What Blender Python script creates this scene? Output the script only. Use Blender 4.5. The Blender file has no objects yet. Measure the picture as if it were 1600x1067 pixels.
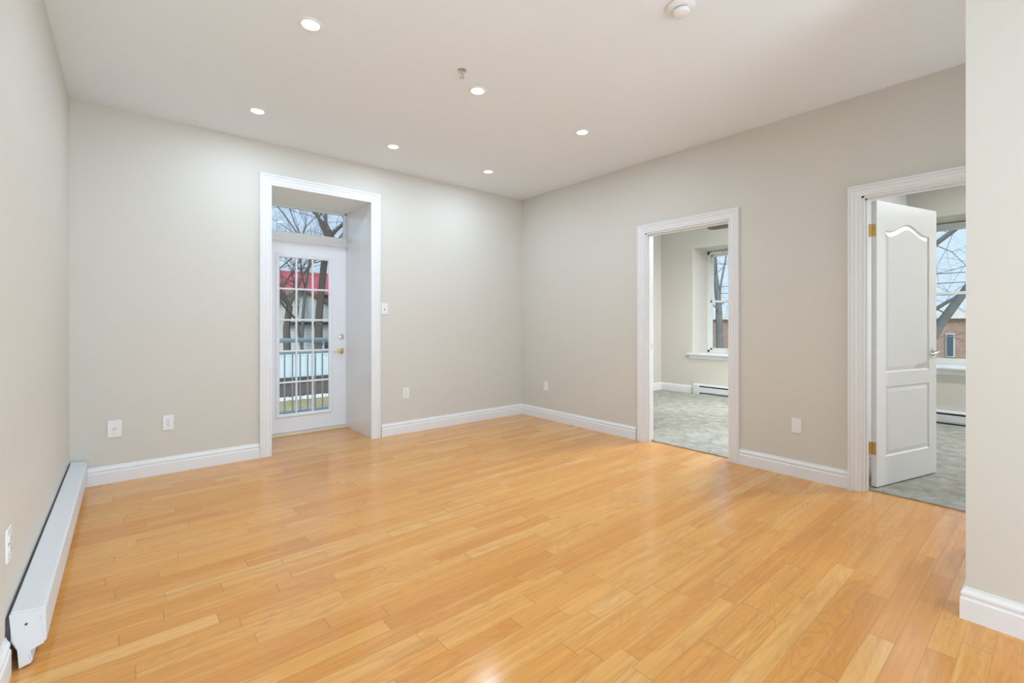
import bpy, bmesh, math, random
from mathutils import Vector, Matrix
sc = bpy.context.scene
COL = sc.collection
# ------------------------------------------------------------------ camera
FPX = 718.5
cd = bpy.data.cameras.new('camera'); cam = bpy.data.objects.new('camera', cd); COL.objects.link(cam)
cam.location = (0, 0, 1.2)
cam.rotation_euler = (math.pi/2, 0, math.atan2(859, FPX) - math.pi/2)
cd.sensor_width = 36; cd.lens = FPX/1600*36; cd.shift_y = -30/1600; cd.clip_start = 0.02; cd.clip_end = 300
sc.camera = cam
sc.view_settings.view_transform = 'Standard'; sc.view_settings.look = 'None'
sc.view_settings.exposure = 0.38; sc.view_settings.gamma = 1.0
sc.view_settings.use_curve_mapping = False
# ------------------------------------------------------------------ sky
wd = bpy.data.worlds.new('sky'); sc.world = wd; wd.use_nodes = True
nt = wd.node_tree; nt.nodes.clear()
geo = nt.nodes.new('ShaderNodeNewGeometry'); sx = nt.nodes.new('ShaderNodeSeparateXYZ')
mr = nt.nodes.new('ShaderNodeMapRange'); cr = nt.nodes.new('ShaderNodeValToRGB')
bg = nt.nodes.new('ShaderNodeBackground'); wo = nt.nodes.new('ShaderNodeOutputWorld')
tc = nt.nodes.new('ShaderNodeTexCoord')
nt.links.new(tc.outputs['Generated'], sx.inputs[0]); nt.links.new(sx.outputs['Z'], mr.inputs['Value'])
mr.inputs['From Min'].default_value = -0.05; mr.inputs['From Max'].default_value = 0.6
nt.links.new(mr.outputs[0], cr.inputs[0]); nt.links.new(cr.outputs[0], bg.inputs[0]); nt.links.new(bg.outputs[0], wo.inputs[0])
cr.color_ramp.elements[0].color = (0.62, 0.72, 0.84, 1); cr.color_ramp.elements[1].color = (0.42, 0.62, 0.92, 1)
bg.inputs[1].default_value = 1.0
# ------------------------------------------------------------------ large lights
FILLW, FILLD = 36, (-0.1, 0.55, 0.82)
def area(name, loc, rot, sx_, sy_, power, col=(1, 1, 1), shape='RECTANGLE'):
    l = bpy.data.lights.new(name, 'AREA'); l.shape = shape; l.size = sx_
    if shape == 'RECTANGLE': l.size_y = sy_
    l.energy = power; l.color = col
    o = bpy.data.objects.new(name, l); COL.objects.link(o); o.location = loc; o.rotation_euler = rot
    return o
R = math.radians
# area lights added as daylight at the two unseen rear windows (facing +Y)
DAYFILLC = (0.76, 0.90, 1.05)
area('window_daylight', (0.45, -3.17, 1.55), (R(-90), 0, R(180)), 1.1, 1.7, 14, DAYFILLC)
area('window_daylight.001', (1.85, -3.17, 1.55), (R(-90), 0, R(180)), 1.1, 1.7, 14, DAYFILLC)
LAMPW, LAMPC = 5.2, (0.73, 0.91, 1.12)
# unseen fill lights added behind and below the camera to brighten the room
FILLC = (0.71, 0.90, 1.10)
area('bounced_flash', (1.4, -2.2, 0.5), Vector(FILLD).to_track_quat('-Z', 'Y').to_euler(), 1.6, 1.6, FILLW, FILLC)
area('bounced_flash.002', (0.3, 0.05, 0.3), Vector((-0.2, 0.62, 0.75)).to_track_quat('-Z', 'Y').to_euler(), 0.5, 0.5, 13, FILLC)
# hazy winter sun
sl = bpy.data.lights.new('sun', 'SUN'); sl.energy = 2.2; sl.angle = R(25); sl.color = (1.0, 0.97, 0.92)
so = bpy.data.objects.new('sun', sl); COL.objects.link(so); so.rotation_euler = Vector((0.75, 0.9, -0.85)).to_track_quat('-Z', 'Y').to_euler()
area('bounced_flash.001', (3.35, -0.9, 0.5), Vector((0, 0.3, 0.95)).to_track_quat('-Z', 'Y').to_euler(), 0.8, 0.8, 8, FILLC)  # unseen fill light added in the hallway, aimed up at the ceiling
# ------------------------------------------------------------------ materials
def mat(name, col, rough=0.5, metal=0.0, bump=0.0, bscale=200, var=0.0, vscale=3, spec=0.5, coat=0.0):
    m = bpy.data.materials.new(name); m.use_nodes = True
    t = m.node_tree; p = t.nodes['Principled BSDF']
    p.inputs['Base Color'].default_value = (*col, 1); p.inputs['Roughness'].default_value = rough
    p.inputs['Metallic'].default_value = metal; p.inputs['Specular IOR Level'].default_value = spec
    p.inputs['Coat Weight'].default_value = coat
    tcn = t.nodes.new('ShaderNodeTexCoord')
    n = t.nodes.new('ShaderNodeTexNoise'); n.inputs['Scale'].default_value = vscale; n.inputs['Detail'].default_value = 4
    t.links.new(tcn.outputs['Object'], n.inputs['Vector'])
    mx = t.nodes.new('ShaderNodeMix'); mx.data_type = 'RGBA'
    mx.inputs[6].default_value = (*[c*(1-var) for c in col], 1); mx.inputs[7].default_value = (*[min(1, c*(1+var)) for c in col], 1)
    t.links.new(n.outputs['Fac'], mx.inputs[0]); t.links.new(mx.outputs[2], p.inputs['Base Color'])
    if bump:
        n2 = t.nodes.new('ShaderNodeTexNoise'); n2.inputs['Scale'].default_value = bscale
        t.links.new(tcn.outputs['Object'], n2.inputs['Vector'])
        b = t.nodes.new('ShaderNodeBump'); b.inputs['Strength'].default_value = bump; b.inputs['Distance'].default_value = 0.002
        t.links.new(n2.outputs['Fac'], b.inputs['Height']); t.links.new(b.outputs[0], p.inputs['Normal'])
    return m
M = {}
M['wall'] = mat('wall_paint', (0.695, 0.665, 0.60), 0.6, bump=0.05, bscale=350, var=0.01, spec=0.3)
M['ceil'] = mat('ceiling_paint', (0.855, 0.895, 0.925), 0.8, bump=0.05, bscale=350, var=0.005, spec=0.2)
M['trim'] = mat('trim_paint', (0.85, 0.855, 0.86), 0.35, var=0.01)
M['reveal'] = mat('reveal_paint', (0.90, 0.895, 0.885), 0.22, var=0.01)
M['door'] = mat('door_paint', (0.88, 0.885, 0.90), 0.4, bump=0.08, bscale=90, var=0.01)
M['vinyl'] = mat('window_vinyl', (0.84, 0.87, 0.86), 0.35)
M['plastic'] = mat('plate_plastic', (0.86, 0.86, 0.85), 0.35)
M['slot'] = mat('outlet_slots', (0.05, 0.05, 0.05), 0.6)
M['heater'] = mat('heater_enamel', (0.74, 0.765, 0.78), 0.35, var=0.01)
M['heater_dark'] = mat('heater_dark', (0.06, 0.065, 0.075), 0.6)
M['brass'] = mat('brass', (0.70, 0.50, 0.20), 0.28, 1.0)
M['chrome'] = mat('chrome', (0.62, 0.62, 0.62), 0.2, 1.0)
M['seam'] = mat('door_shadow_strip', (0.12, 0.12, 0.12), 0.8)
M['threshold'] = mat('threshold_wood', (0.80, 0.70, 0.54), 0.4, var=0.06, vscale=20)
M['fan'] = mat('fan_blade_wood', (0.12, 0.085, 0.075), 0.4, var=0.1, vscale=15)
M['fanmetal'] = mat('fan_metal', (0.16, 0.13, 0.12), 0.35, 0.6)
M['rail'] = mat('railing_paint', (0.55, 0.61, 0.58), 0.45)
M['deck'] = mat('balcony_deck', (0.36, 0.35, 0.33), 0.8, var=0.1)
M['bark'] = mat('bark', (0.15, 0.125, 0.105), 0.9, bump=0.6, bscale=25, var=0.35, vscale=8)
M['bark_grey'] = mat('grey_bark', (0.20, 0.205, 0.19), 0.9, bump=0.6, bscale=25, var=0.3, vscale=8)
M['grass'] = mat('dry_grass', (0.42, 0.34, 0.17), 0.95, bump=0.8, bscale=6, var=0.45, vscale=1.2)
M['siding'] = mat('white_siding', (0.80, 0.82, 0.80), 0.6, var=0.02)
M['roof_brown'] = mat('brown_shingle', (0.27, 0.18, 0.14), 0.9, var=0.2, vscale=4)
M['roof_red'] = mat('red_metal_roof', (0.55, 0.07, 0.085), 0.5, var=0.12, vscale=1)
M['fence'] = mat('pale_fence_boards', (0.66, 0.76, 0.80), 0.7, var=0.10, vscale=2)
M['dark'] = mat('dark_eave', (0.09, 0.085, 0.07), 0.9, var=0.3)
M['lowwall'] = mat('brown_wall', (0.16, 0.125, 0.115), 0.9, var=0.3, vscale=1.5)
M['white_out'] = mat('white_outdoor_paint', (0.80, 0.80, 0.78), 0.6, var=0.05)
M['winglass'] = mat('dark_window', (0.10, 0.13, 0.17), 0.15)
M['wire'] = mat('wire', (0.10, 0.11, 0.12), 0.6)

def glass(name, tint=(0.95, 0.98, 0.98)):
    m = bpy.data.materials.new(name); m.use_nodes = True; t = m.node_tree; t.nodes.clear()
    tr = t.nodes.new('ShaderNodeBsdfTransparent'); tr.inputs[0].default_value = (*tint, 1)
    gl = t.nodes.new('ShaderNodeBsdfGlossy'); gl.inputs['Roughness'].default_value = 0.02
    fr = t.nodes.new('ShaderNodeFresnel'); fr.inputs[0].default_value = 1.18
    mx = t.nodes.new('ShaderNodeMixShader'); o = t.nodes.new('ShaderNodeOutputMaterial')
    t.links.new(fr.outputs[0], mx.inputs[0]); t.links.new(tr.outputs[0], mx.inputs[1]); t.links.new(gl.outputs[0], mx.inputs[2])
    t.links.new(mx.outputs[0], o.inputs[0]); return m
M['glass'] = glass('window_glass')
def emis(name, col, s):
    m = bpy.data.materials.new(name); m.use_nodes = True; t = m.node_tree; t.nodes.clear()
    e = t.nodes.new('ShaderNodeEmission'); e.inputs[0].default_value = (*col, 1); e.inputs[1].default_value = s
    o = t.nodes.new('ShaderNodeOutputMaterial'); t.links.new(e.outputs[0], o.inputs[0]); return m
M['lens'] = emis('lamp_lens_glow', (1, 0.99, 0.97), 2.5)

class NT:                                       # tiny node-graph helper
    def __init__(s, m): s.t = m.node_tree
    def math(s, op, a, b=None, c=None):
        n = s.t.nodes.new('ShaderNodeMath'); n.operation = op
        for i, v in enumerate((a, b, c)):
            if v is None: continue
            if isinstance(v, (int, float)): n.inputs[i].default_value = v
            else: s.t.links.new(v, n.inputs[i])
        return n.outputs[0]
    def comb(s, x, y, z):
        n = s.t.nodes.new('ShaderNodeCombineXYZ')
        for i, v in enumerate((x, y, z)):
            if isinstance(v, (int, float)): n.inputs[i].default_value = v
            else: s.t.links.new(v, n.inputs[i])
        return n.outputs[0]
    def white(s, vec):
        n = s.t.nodes.new('ShaderNodeTexWhiteNoise'); n.noise_dimensions = '3D'; s.t.links.new(vec, n.inputs['Vector']); return n.outputs['Value'], n.outputs['Color']
    def noise(s, vec, scale, detail=3, rough=0.5, dist=0.0):
        n = s.t.nodes.new('ShaderNodeTexNoise'); s.t.links.new(vec, n.inputs['Vector'])
        n.inputs['Scale'].default_value = scale; n.inputs['Detail'].default_value = detail
        n.inputs['Roughness'].default_value = rough; n.inputs['Distortion'].default_value = dist; return n.outputs['Fac']
    def ramp(s, v, stops):
        n = s.t.nodes.new('ShaderNodeValToRGB'); s.t.links.new(v, n.inputs[0]); r = n.color_ramp
        while len(r.elements) < len(stops): r.elements.new(0.5)
        for e, (p, c) in zip(r.elements, stops): e.position = p; e.color = (*c, 1)
        return n.outputs[0]
    def mix(s, f, a, b, mode='MIX'):
        n = s.t.nodes.new('ShaderNodeMix'); n.data_type = 'RGBA'; n.blend_type = mode
        for i, v in ((0, f), (6, a), (7, b)):
            if isinstance(v, (int, float)): n.inputs[i].default_value = v
            elif isinstance(v, tuple): n.inputs[i].default_value = (*v, 1)
            else: s.t.links.new(v, n.inputs[i])
        return n.outputs[2]
def sep(g):
    tcn = g.t.nodes.new('ShaderNodeTexCoord'); s = g.t.nodes.new('ShaderNodeSeparateXYZ'); g.t.links.new(tcn.outputs['Object'], s.inputs[0])
    return s.outputs, tcn.outputs['Object']

def floor_mat():
    m = bpy.data.materials.new('oak_strip_floor'); m.use_nodes = True; g = NT(m); p = m.node_tree.nodes['Principled BSDF']
    (x, y, z), vec = sep(g)
    PW = 0.08
    v = g.math('DIVIDE', y, PW); row = g.math('FLOOR', v); fy = g.math('SUBTRACT', v, row)
    r1, _ = g.white(g.comb(row, 3.7, 0)); r2, _ = g.white(g.comb(row, 9.1, 5))
    L = g.math('MULTIPLY_ADD', r2, 0.55, 0.45)
    u = g.math('ADD', g.math('DIVIDE', x, L), g.math('MULTIPLY', r1, 40))
    # uneven board lengths: push every joint about
    bi = g.math('FLOOR', u); 
    j0, _ = g.white(g.comb(bi, row, 2.2)); j1, _ = g.white(g.comb(g.math('ADD', bi, 1), row, 2.2))
    fu = g.math('SUBTRACT', u, bi)
    cut = g.math('MULTIPLY', j0, 0.7)            # joint position inside the cell
    after = g.math('GREATER_THAN', fu, cut)
    bid = g.math('ADD', bi, after)
    dj = g.math('MULTIPLY', g.math('ABSOLUTE', g.math('SUBTRACT', fu, cut)), L)   # metres to joint
    c1, cc = g.white(g.comb(bid, row, 7.7)); c2, _ = g.white(g.comb(bid, row, 1.3)); c3, _ = g.white(g.comb(bid, row, 4.9))
    # grain coordinates, shifted per board
    gx = g.math('ADD', x, g.math('MULTIPLY', c2, 50)); gy = g.math('ADD', y, g.math('MULTIPLY', c3, 50))
    base = g.ramp(c1, [(0.0, (0.760, 0.300, 0.052)), (0.25, (0.840, 0.365, 0.072)), (0.6, (0.890, 0.425, 0.095)), (0.88, (0.915, 0.465, 0.125)), (1.0, (0.93, 0.53, 0.18))])
    fine = g.noise(g.comb(g.math('MULTIPLY', gx, 3.0), g.math('MULTIPLY', gy, 110), c1), 1.0, 4, 0.6)
    med = g.noise(g.comb(g.math('MULTIPLY', gx, 1.6), g.math('MULTIPLY', gy, 16), c1), 1.0, 3, 0.55)
    # cathedral rings: contour lines of a stretched noise field
    ring = g.noise(g.comb(g.math('MULTIPLY', gx, 1.5), g.math('MULTIPLY', gy, 9), c2), 1.0, 2, 0.5, 0.3)
    rr = g.math('FRACT', g.math('MULTIPLY', ring, g.math('MULTIPLY_ADD', c3, 14, 7)))
    rings = g.math('POWER', g.math('ABSOLUTE', g.math('MULTIPLY_ADD', rr, 2, -1)), 3.0)
    col = g.mix(g.math('MULTIPLY', g.math('SUBTRACT', 1, fine), 0.55), base, (0.50, 0.20, 0.045))
    rm = g.math('MULTIPLY', rings, g.math('MULTIPLY_ADD', c2, 0.40, 0.10))
    col = g.mix(rm, col, (0.44, 0.19, 0.05))
    col = g.mix(g.math('MULTIPLY', g.math('GREATER_THAN', med, 0.56), 0.20), col, (0.52, 0.20, 0.045))
    st = g.noise(g.comb(g.math('MULTIPLY', gx, 1.1), g.math('MULTIPLY', gy, 42), c2), 1.0, 3, 0.65)
    col = g.mix(g.math('MULTIPLY', g.math('SMOOTH_MIN', g.math('MAXIMUM', g.math('MULTIPLY', g.math('SUBTRACT', st, 0.52), 6.0), 0.0), 1.0, 0.1), 0.30), col, (0.50, 0.19, 0.04))
    col = g.mix(g.math('MULTIPLY', g.math('MAXIMUM', g.math('SUBTRACT', 0.46, st), 0.0), 1.6), col, (0.98, 0.62, 0.25))
    big = g.noise(vec, 0.9, 2)
    col = g.mix(g.math('MULTIPLY', big, 0.25), col, (0.74, 0.42, 0.16))
    # seams
    ey = g.math('MULTIPLY', g.math('MINIMUM', fy, g.math('SUBTRACT', 1, fy)), PW)
    sr, _ = g.white(g.comb(row, 1.0, 8.0))
    sy = g.math('LESS_THAN', ey, 0.0009)
    sj = g.math('MULTIPLY', g.math('LESS_THAN', dj, 0.0013), g.math('MULTIPLY_ADD', c3, 0.5, 0.4))
    seam = g.math('MAXIMUM', g.math('MULTIPLY', sy, g.math('MULTIPLY_ADD', sr, 0.35, 0.25)), sj)
    col = g.mix(seam, col, (0.22, 0.13, 0.07))
    g.t.links.new(col, p.inputs['Base Color'])
    rg = g.math('MULTIPLY_ADD', g.noise(vec, 2.2, 3), 0.08, 0.12)
    g.t.links.new(rg, p.inputs['Roughness'])
    p.inputs['Specular IOR Level'].default_value = 0.5
    b = g.t.nodes.new('ShaderNodeBump'); b.inputs['Strength'].default_value = 0.25; b.inputs['Distance'].default_value = 0.0006
    wav = g.noise(g.comb(g.math('MULTIPLY', gx, 2.0), g.math('MULTIPLY', gy, 12), 0), 1.0, 2)
    h = g.math('SUBTRACT', g.math('ADD', g.math('MULTIPLY', wav, 1.2), g.math('MULTIPLY', c1, 0.5)), seam)
    g.t.links.new(h, b.inputs['Height']); g.t.links.new(b.outputs[0], p.inputs['Normal'])
    return m
M['floor'] = floor_mat()
def carpet_mat():
    m = bpy.data.materials.new('carpet_pile'); m.use_nodes = True; g = NT(m); p = m.node_tree.nodes['Principled BSDF']
    (x, y, z), vec = sep(g)
    a = g.noise(vec, 9, 4, 0.65, 0.6); b = g.noise(vec, 160, 3, 0.7)
    f = g.math('MULTIPLY_ADD', a, 0.55, g.math('MULTIPLY', b, 0.45))
    col = g.ramp(f, [(0.34, (0.24, 0.235, 0.205)), (0.5, (0.40, 0.395, 0.35)), (0.66, (0.56, 0.555, 0.50))])
    g.t.links.new(col, p.inputs['Base Color']); p.inputs['Roughness'].default_value = 1.0; p.inputs['Specular IOR Level'].default_value = 0.1
    bp = g.t.nodes.new('ShaderNodeBump'); bp.inputs['Strength'].default_value = 0.7; bp.inputs['Distance'].default_value = 0.006
    g.t.links.new(f, bp.inputs['Height']); g.t.links.new(bp.outputs[0], p.inputs['Normal'])
    return m
M['carpet'] = carpet_mat()
def brick_mat():
    m = bpy.data.materials.new('red_brick'); m.use_nodes = True; g = NT(m); p = m.node_tree.nodes['Principled BSDF']
    (x, y, z), vec = sep(g)
    n = g.t.nodes.new('ShaderNodeTexBrick'); g.t.links.new(g.comb(y, z, 0), n.inputs['Vector'])
    n.inputs['Color1'].default_value = (0.36, 0.20, 0.15, 1); n.inputs['Color2'].default_value = (0.46, 0.29, 0.22, 1)
    n.inputs['Mortar'].default_value = (0.5, 0.45, 0.4, 1); n.inputs['Scale'].default_value = 1
    n.inputs['Brick Width'].default_value = 0.25; n.inputs['Row Height'].default_value = 0.085; n.inputs['Mortar Size'].default_value = 0.008
    g.t.links.new(n.outputs['Color'], p.inputs['Base Color']); p.inputs['Roughness'].default_value = 0.9
    return m
M['brick'] = brick_mat()
def lap_mat():
    m = bpy.data.materials.new('lap_siding'); m.use_nodes = True; g = NT(m); p = m.node_tree.nodes['Principled BSDF']
    (x, y, z), vec = sep(g)
    fz = g.math('FRACT', g.math('MULTIPLY', z, 5.0)); l = g.math('LESS_THAN', fz, 0.12)
    col = g.mix(g.math('MULTIPLY', l, 0.35), (0.80, 0.82, 0.78), (0.35, 0.37, 0.36))
    g.t.links.new(col, p.inputs['Base Color']); p.inputs['Roughness'].default_value = 0.7
    return m
M['lap'] = lap_mat()
# ------------------------------------------------------------------ mesh helpers
class MB:
    def __init__(s): s.bm = bmesh.new()
    def box(s, x0, x1, y0, y1, z0, z1):
        if x1 < x0: x0, x1 = x1, x0
        if y1 < y0: y0, y1 = y1, y0
        if z1 < z0: z0, z1 = z1, z0
        v = [s.bm.verts.new(p) for p in [(x0,y0,z0),(x1,y0,z0),(x1,y1,z0),(x0,y1,z0),(x0,y0,z1),(x1,y0,z1),(x1,y1,z1),(x0,y1,z1)]]
        for f in [(3,2,1,0),(4,5,6,7),(0,1,5,4),(1,2,6,5),(2,3,7,6),(3,0,4,7)]: s.bm.faces.new([v[i] for i in f])
        return s
    def prism(s, pts, axis, a0, a1):            # pts 2D polygon; extruded along axis 0/1/2
        def P(p, a):
            return {0: (a, p[0], p[1]), 1: (p[0], a, p[1]), 2: (p[0], p[1], a)}[axis]
        A = [s.bm.verts.new(P(p, a0)) for p in pts]; B = [s.bm.verts.new(P(p, a1)) for p in pts]
        n = len(pts); s.bm.faces.new(A); s.bm.faces.new(B[::-1])
        for i in range(n): s.bm.faces.new([A[i], B[i], B[(i+1) % n], A[(i+1) % n]])
        return s
    def tube(s, a, b, r0, r1=None, n=12):
        r1 = r0 if r1 is None else r1
        a = Vector(a); b = Vector(b); t = (b-a).normalized(); u = t.orthogonal().normalized(); w = t.cross(u)
        A = []; B = []
        for i in range(n):
            c, q = math.cos(2*math.pi*i/n), math.sin(2*math.pi*i/n)
            A.append(s.bm.verts.new(a+(u*c+w*q)*r0)); B.append(s.bm.verts.new(b+(u*c+w*q)*r1))
        s.bm.faces.new(A[::-1]); s.bm.faces.new(B)
        for i in range(n): s.bm.faces.new([A[i], A[(i+1) % n], B[(i+1) % n], B[i]])
        return s
    def lathe(s, prof, c=(0, 0, 0), axis=(0, 0, 1), n=32):   # prof: (radius, height along axis)
        ax = Vector(axis).normalized(); u = ax.orthogonal().normalized(); w = ax.cross(u); c = Vector(c)
        rings = []
        for r, h in prof:
            if r < 1e-6: rings.append([s.bm.verts.new(c+ax*h)]); continue
            rings.append([s.bm.verts.new(c+ax*h+(u*math.cos(2*math.pi*i/n)+w*math.sin(2*math.pi*i/n))*r) for i in range(n)])
        for k in range(len(rings)-1):
            A, B = rings[k], rings[k+1]
            for i in range(n):
                j = (i+1) % n
                if len(A) == 1 and len(B) == 1: continue
                if len(A) == 1: s.bm.faces.new([A[0], B[i], B[j]])
                elif len(B) == 1: s.bm.faces.new([A[i], A[j], B[0]])
                else: s.bm.faces.new([A[i], A[j], B[j], B[i]])
        for rg in (rings[0], rings[-1]):
            if len(rg) > 2: s.bm.faces.new(rg)
        return s
    def sweep(s, path, N, prof, side=1, closed=False):
        N = Vector(N); P = [Vector(p) for p in path]; n = len(P); rows = []
        def nrm(a, b): return (N.cross((b-a).normalized()))*side
        for i in range(n):
            if closed: n0 = nrm(P[i-1], P[i]); n1 = nrm(P[i], P[(i+1) % n])
            else:
                n0 = nrm(P[i-1], P[i]) if i > 0 else nrm(P[i], P[i+1])
                n1 = nrm(P[i], P[i+1]) if i < n-1 else n0
            m = (n0+n1)/(1+n0.dot(n1))
            rows.append([s.bm.verts.new(P[i]+m*a+N*b) for a, b in prof])
        k = len(prof)
        for i in range(n if closed else n-1):
            A, B = rows[i], rows[(i+1) % n]
            for j in range(k): s.bm.faces.new([A[j], A[(j+1) % k], B[(j+1) % k], B[j]])
        if not closed: s.bm.faces.new(rows[0]); s.bm.faces.new(rows[-1][::-1])
        return s
    def build(s, name, m, parent=None, smooth=False, bevel=0.0, loc=None):
        bmesh.ops.recalc_face_normals(s.bm, faces=s.bm.faces)
        if loc is not None: bmesh.ops.translate(s.bm, verts=s.bm.verts, vec=-Vector(loc))
        me = bpy.data.meshes.new(name); s.bm.to_mesh(me); s.bm.free()
        me.materials.append(m if not isinstance(m, str) else M[m])
        o = bpy.data.objects.new(name, me); COL.objects.link(o)
        if loc is not None: o.location = loc
        if smooth:
            for f in me.polygons: f.use_smooth = True
            md = o.modifiers.new('edges', 'EDGE_SPLIT'); md.split_angle = R(35)
        if bevel:
            b = o.modifiers.new('bevel', 'BEVEL'); b.width = bevel; b.segments = 2; b.limit_method = 'ANGLE'; b.angle_limit = R(40)
        if parent: o.parent = parent
        return o
def empty(name, loc=(0, 0, 0), rz=0.0):
    o = bpy.data.objects.new(name, None); COL.objects.link(o); o.location = loc; o.rotation_euler.z = rz; o.empty_display_size = 0.1
    return o
def tag(o, label=None, cat=None, group=None, kind=None):
    if label: o['label'] = label
    if cat: o['category'] = cat
    if group: o['group'] = group
    if kind: o['kind'] = kind
    return o
def struct(o, label=None, cat=None): return tag(o, label, cat, None, 'structure')
def copy_tree(o, parent=None):
    c = o.copy(); COL.objects.link(c); c.parent = parent
    for ch in list(o.children): copy_tree(ch, c)
    return c
# ------------------------------------------------------------------ dimensions of the room
XL, XR, YB, H = -0.32, 3.99, 4.57, 2.81        # left wall, right wall, back wall, ceiling
XR2 = 4.105                                     # bedroom face of right wall
XF, XFO = 7.28, 7.90                            # far bedroom wall, its outer face
YBO = 5.36                                      # outer face of back wall
YR = -3.2                                       # wall behind the camera
PX0, PX1, PY = 2.61, 2.73, 0.25                 # partition by the hallway
def wall_x(x0, x1, ya, yb, holes, name, m='wall', z1=H):       # wall slab between x0..x1 running along Y with openings (y0,y1,z0,z1)
    mb = MB(); y = ya
    for (h0, h1, hz0, hz1) in sorted(holes):
        if h0 > y: mb.box(x0, x1, y, h0, 0, z1)
        if hz0 > 0: mb.box(x0, x1, h0, h1, 0, hz0)
        if hz1 < z1: mb.box(x0, x1, h0, h1, hz1, z1)
        y = h1
    if y < yb: mb.box(x0, x1, y, yb, 0, z1)
    bmesh.ops.remove_doubles(mb.bm, verts=mb.bm.verts, dist=1e-5)
    return mb.build(name, m)
def wall_y(y0, y1, xa, xb, holes, name, m='wall', z1=H):
    mb = MB(); x = xa
    for (h0, h1, hz0, hz1) in sorted(holes):
        if h0 > x: mb.box(x, h0, y0, y1, 0, z1)
        if hz0 > 0: mb.box(h0, h1, y0, y1, 0, hz0)
        if hz1 < z1: mb.box(h0, h1, y0, y1, hz1, z1)
        x = h1
    if x < xb: mb.box(x, xb, y0, y1, 0, z1)
    bmesh.ops.remove_doubles(mb.bm, verts=mb.bm.verts, dist=1e-5)
    return mb.build(name, m)
# exterior door opening and inner doors
BX0, BX1, BZ = 0.985, 1.935, 2.44
BDY = 5.27                                      # room face of the exterior door
D1, D2, DZ = (1.835, 2.685), (0.062, 0.912), 2.095
W1, W2 = (3.00, 3.98), (0.12, 1.10)
WZ0, WZ1, WX = 0.655, 2.435, 7.79
struct(MB().box(XL-0.2, XR+0.075, YR-0.1, YBO-0.06, -0.12, 0).build('floor', 'floor'), 'glossy honey oak strip floor of the main room', 'floor')
struct(MB().box(XR+0.075, XF+0.1, -1.9, YB+0.1, -0.12, 0.010).build('floor', 'carpet'), 'light grey cut pile carpet of the bedrooms', 'carpet')
struct(MB().box(XL-0.2, XFO, YR-0.2, YBO, H, H+0.15).build('ceiling', 'ceil'), 'smooth white flat ceiling', 'ceiling')
struct(wall_y(YB, YBO, XL-0.2, XFO, [(BX0-0.013, BX1+0.013, 0, BZ+0.013)], 'wall_back'), 'greige painted wall with the glazed balcony door', 'wall')
struct(wall_x(XL-0.2, XL, YR-0.2, YB, [], 'wall_left'), 'greige painted wall on the left above the long heater', 'wall')
struct(wall_x(XR, XR2, YR-0.2, YB, [(D1[0], D1[1], 0, DZ), (D2[0], D2[1], 0, DZ)], 'wall_right'), 'greige painted wall with the two bedroom doorways', 'wall')
struct(wall_x(XF, XFO, -2.0, YB, [(W1[0], W1[1], WZ0, WZ1), (W2[0], W2[1], WZ0, WZ1)], 'wall_far'), 'far bedroom wall with two deep window recesses', 'wall')
struct(wall_x(PX0, PX1, YR, PY, [], 'wall_near'), 'greige partition end at the right edge of the room', 'wall')
struct(wall_y(YR-0.2, YR, XL, XR, [(-0.10, 1.00, 0.7, 2.4), (1.30, 2.40, 0.7, 2.4)], 'wall_rear'))
struct(wall_y(1.213, 1.315, XR2, XF, [], 'wall_divider', 'trim'), 'white partition between the two bedrooms', 'wall')
struct(wall_y(-2.0, -1.9, XR2, XF, [], 'wall_side'))
# ------------------------------------------------------------------ baseboards
BB = [(0, 0), (0.017, 0), (0.017, 0.004), (0.0165, 0.082), (0.0125, 0.088), (0.0125, 0.096), (0.0145, 0.100), (0.0135, 0.108), (0.009, 0.116), (0.006, 0.122), (0.005, 0.130), (0, 0.130)]
def base(path, name, label, side=1, z=0.0, sc_=1.0):
    o = MB().sweep([(a, b, z) for a, b in path], (0, 0, 1), [(a*1.0, b*sc_) for a, b in BB], side).build(name, 'trim')
    return struct(o, label, 'baseboard')
base([(BX0-0.076, YB), (XL, YB)], 'baseboard_back', 'white moulded baseboard left of the balcony door')
base([(XR, D1[1]+0.102), (XR, YB), (BX1+0.101, YB)], 'baseboard_back', 'white moulded baseboard running round the far corner of the room')
base([(XR, D2[1]+0.072), (XR, D1[0]-0.068)], 'baseboard_right', 'white moulded baseboard between the two bedroom doorways')
base([(XL, 2.30), (XL, YR)], 'baseboard_left', 'white moulded baseboard in the near left corner', side=1)
base([(PX1, YR), (PX1, PY), (PX0, PY), (PX0, YR)], 'baseboard_near', 'white moulded baseboard wrapping the near right partition', side=-1)
base([(XF, 3.93), (XF, YB), (XR2, YB)], 'baseboard_bedroom', 'white baseboard seen through the first doorway', z=0.010)
base([(XR, YR), (XR, D2[0]-0.072)], 'baseboard_hall', None)
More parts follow.
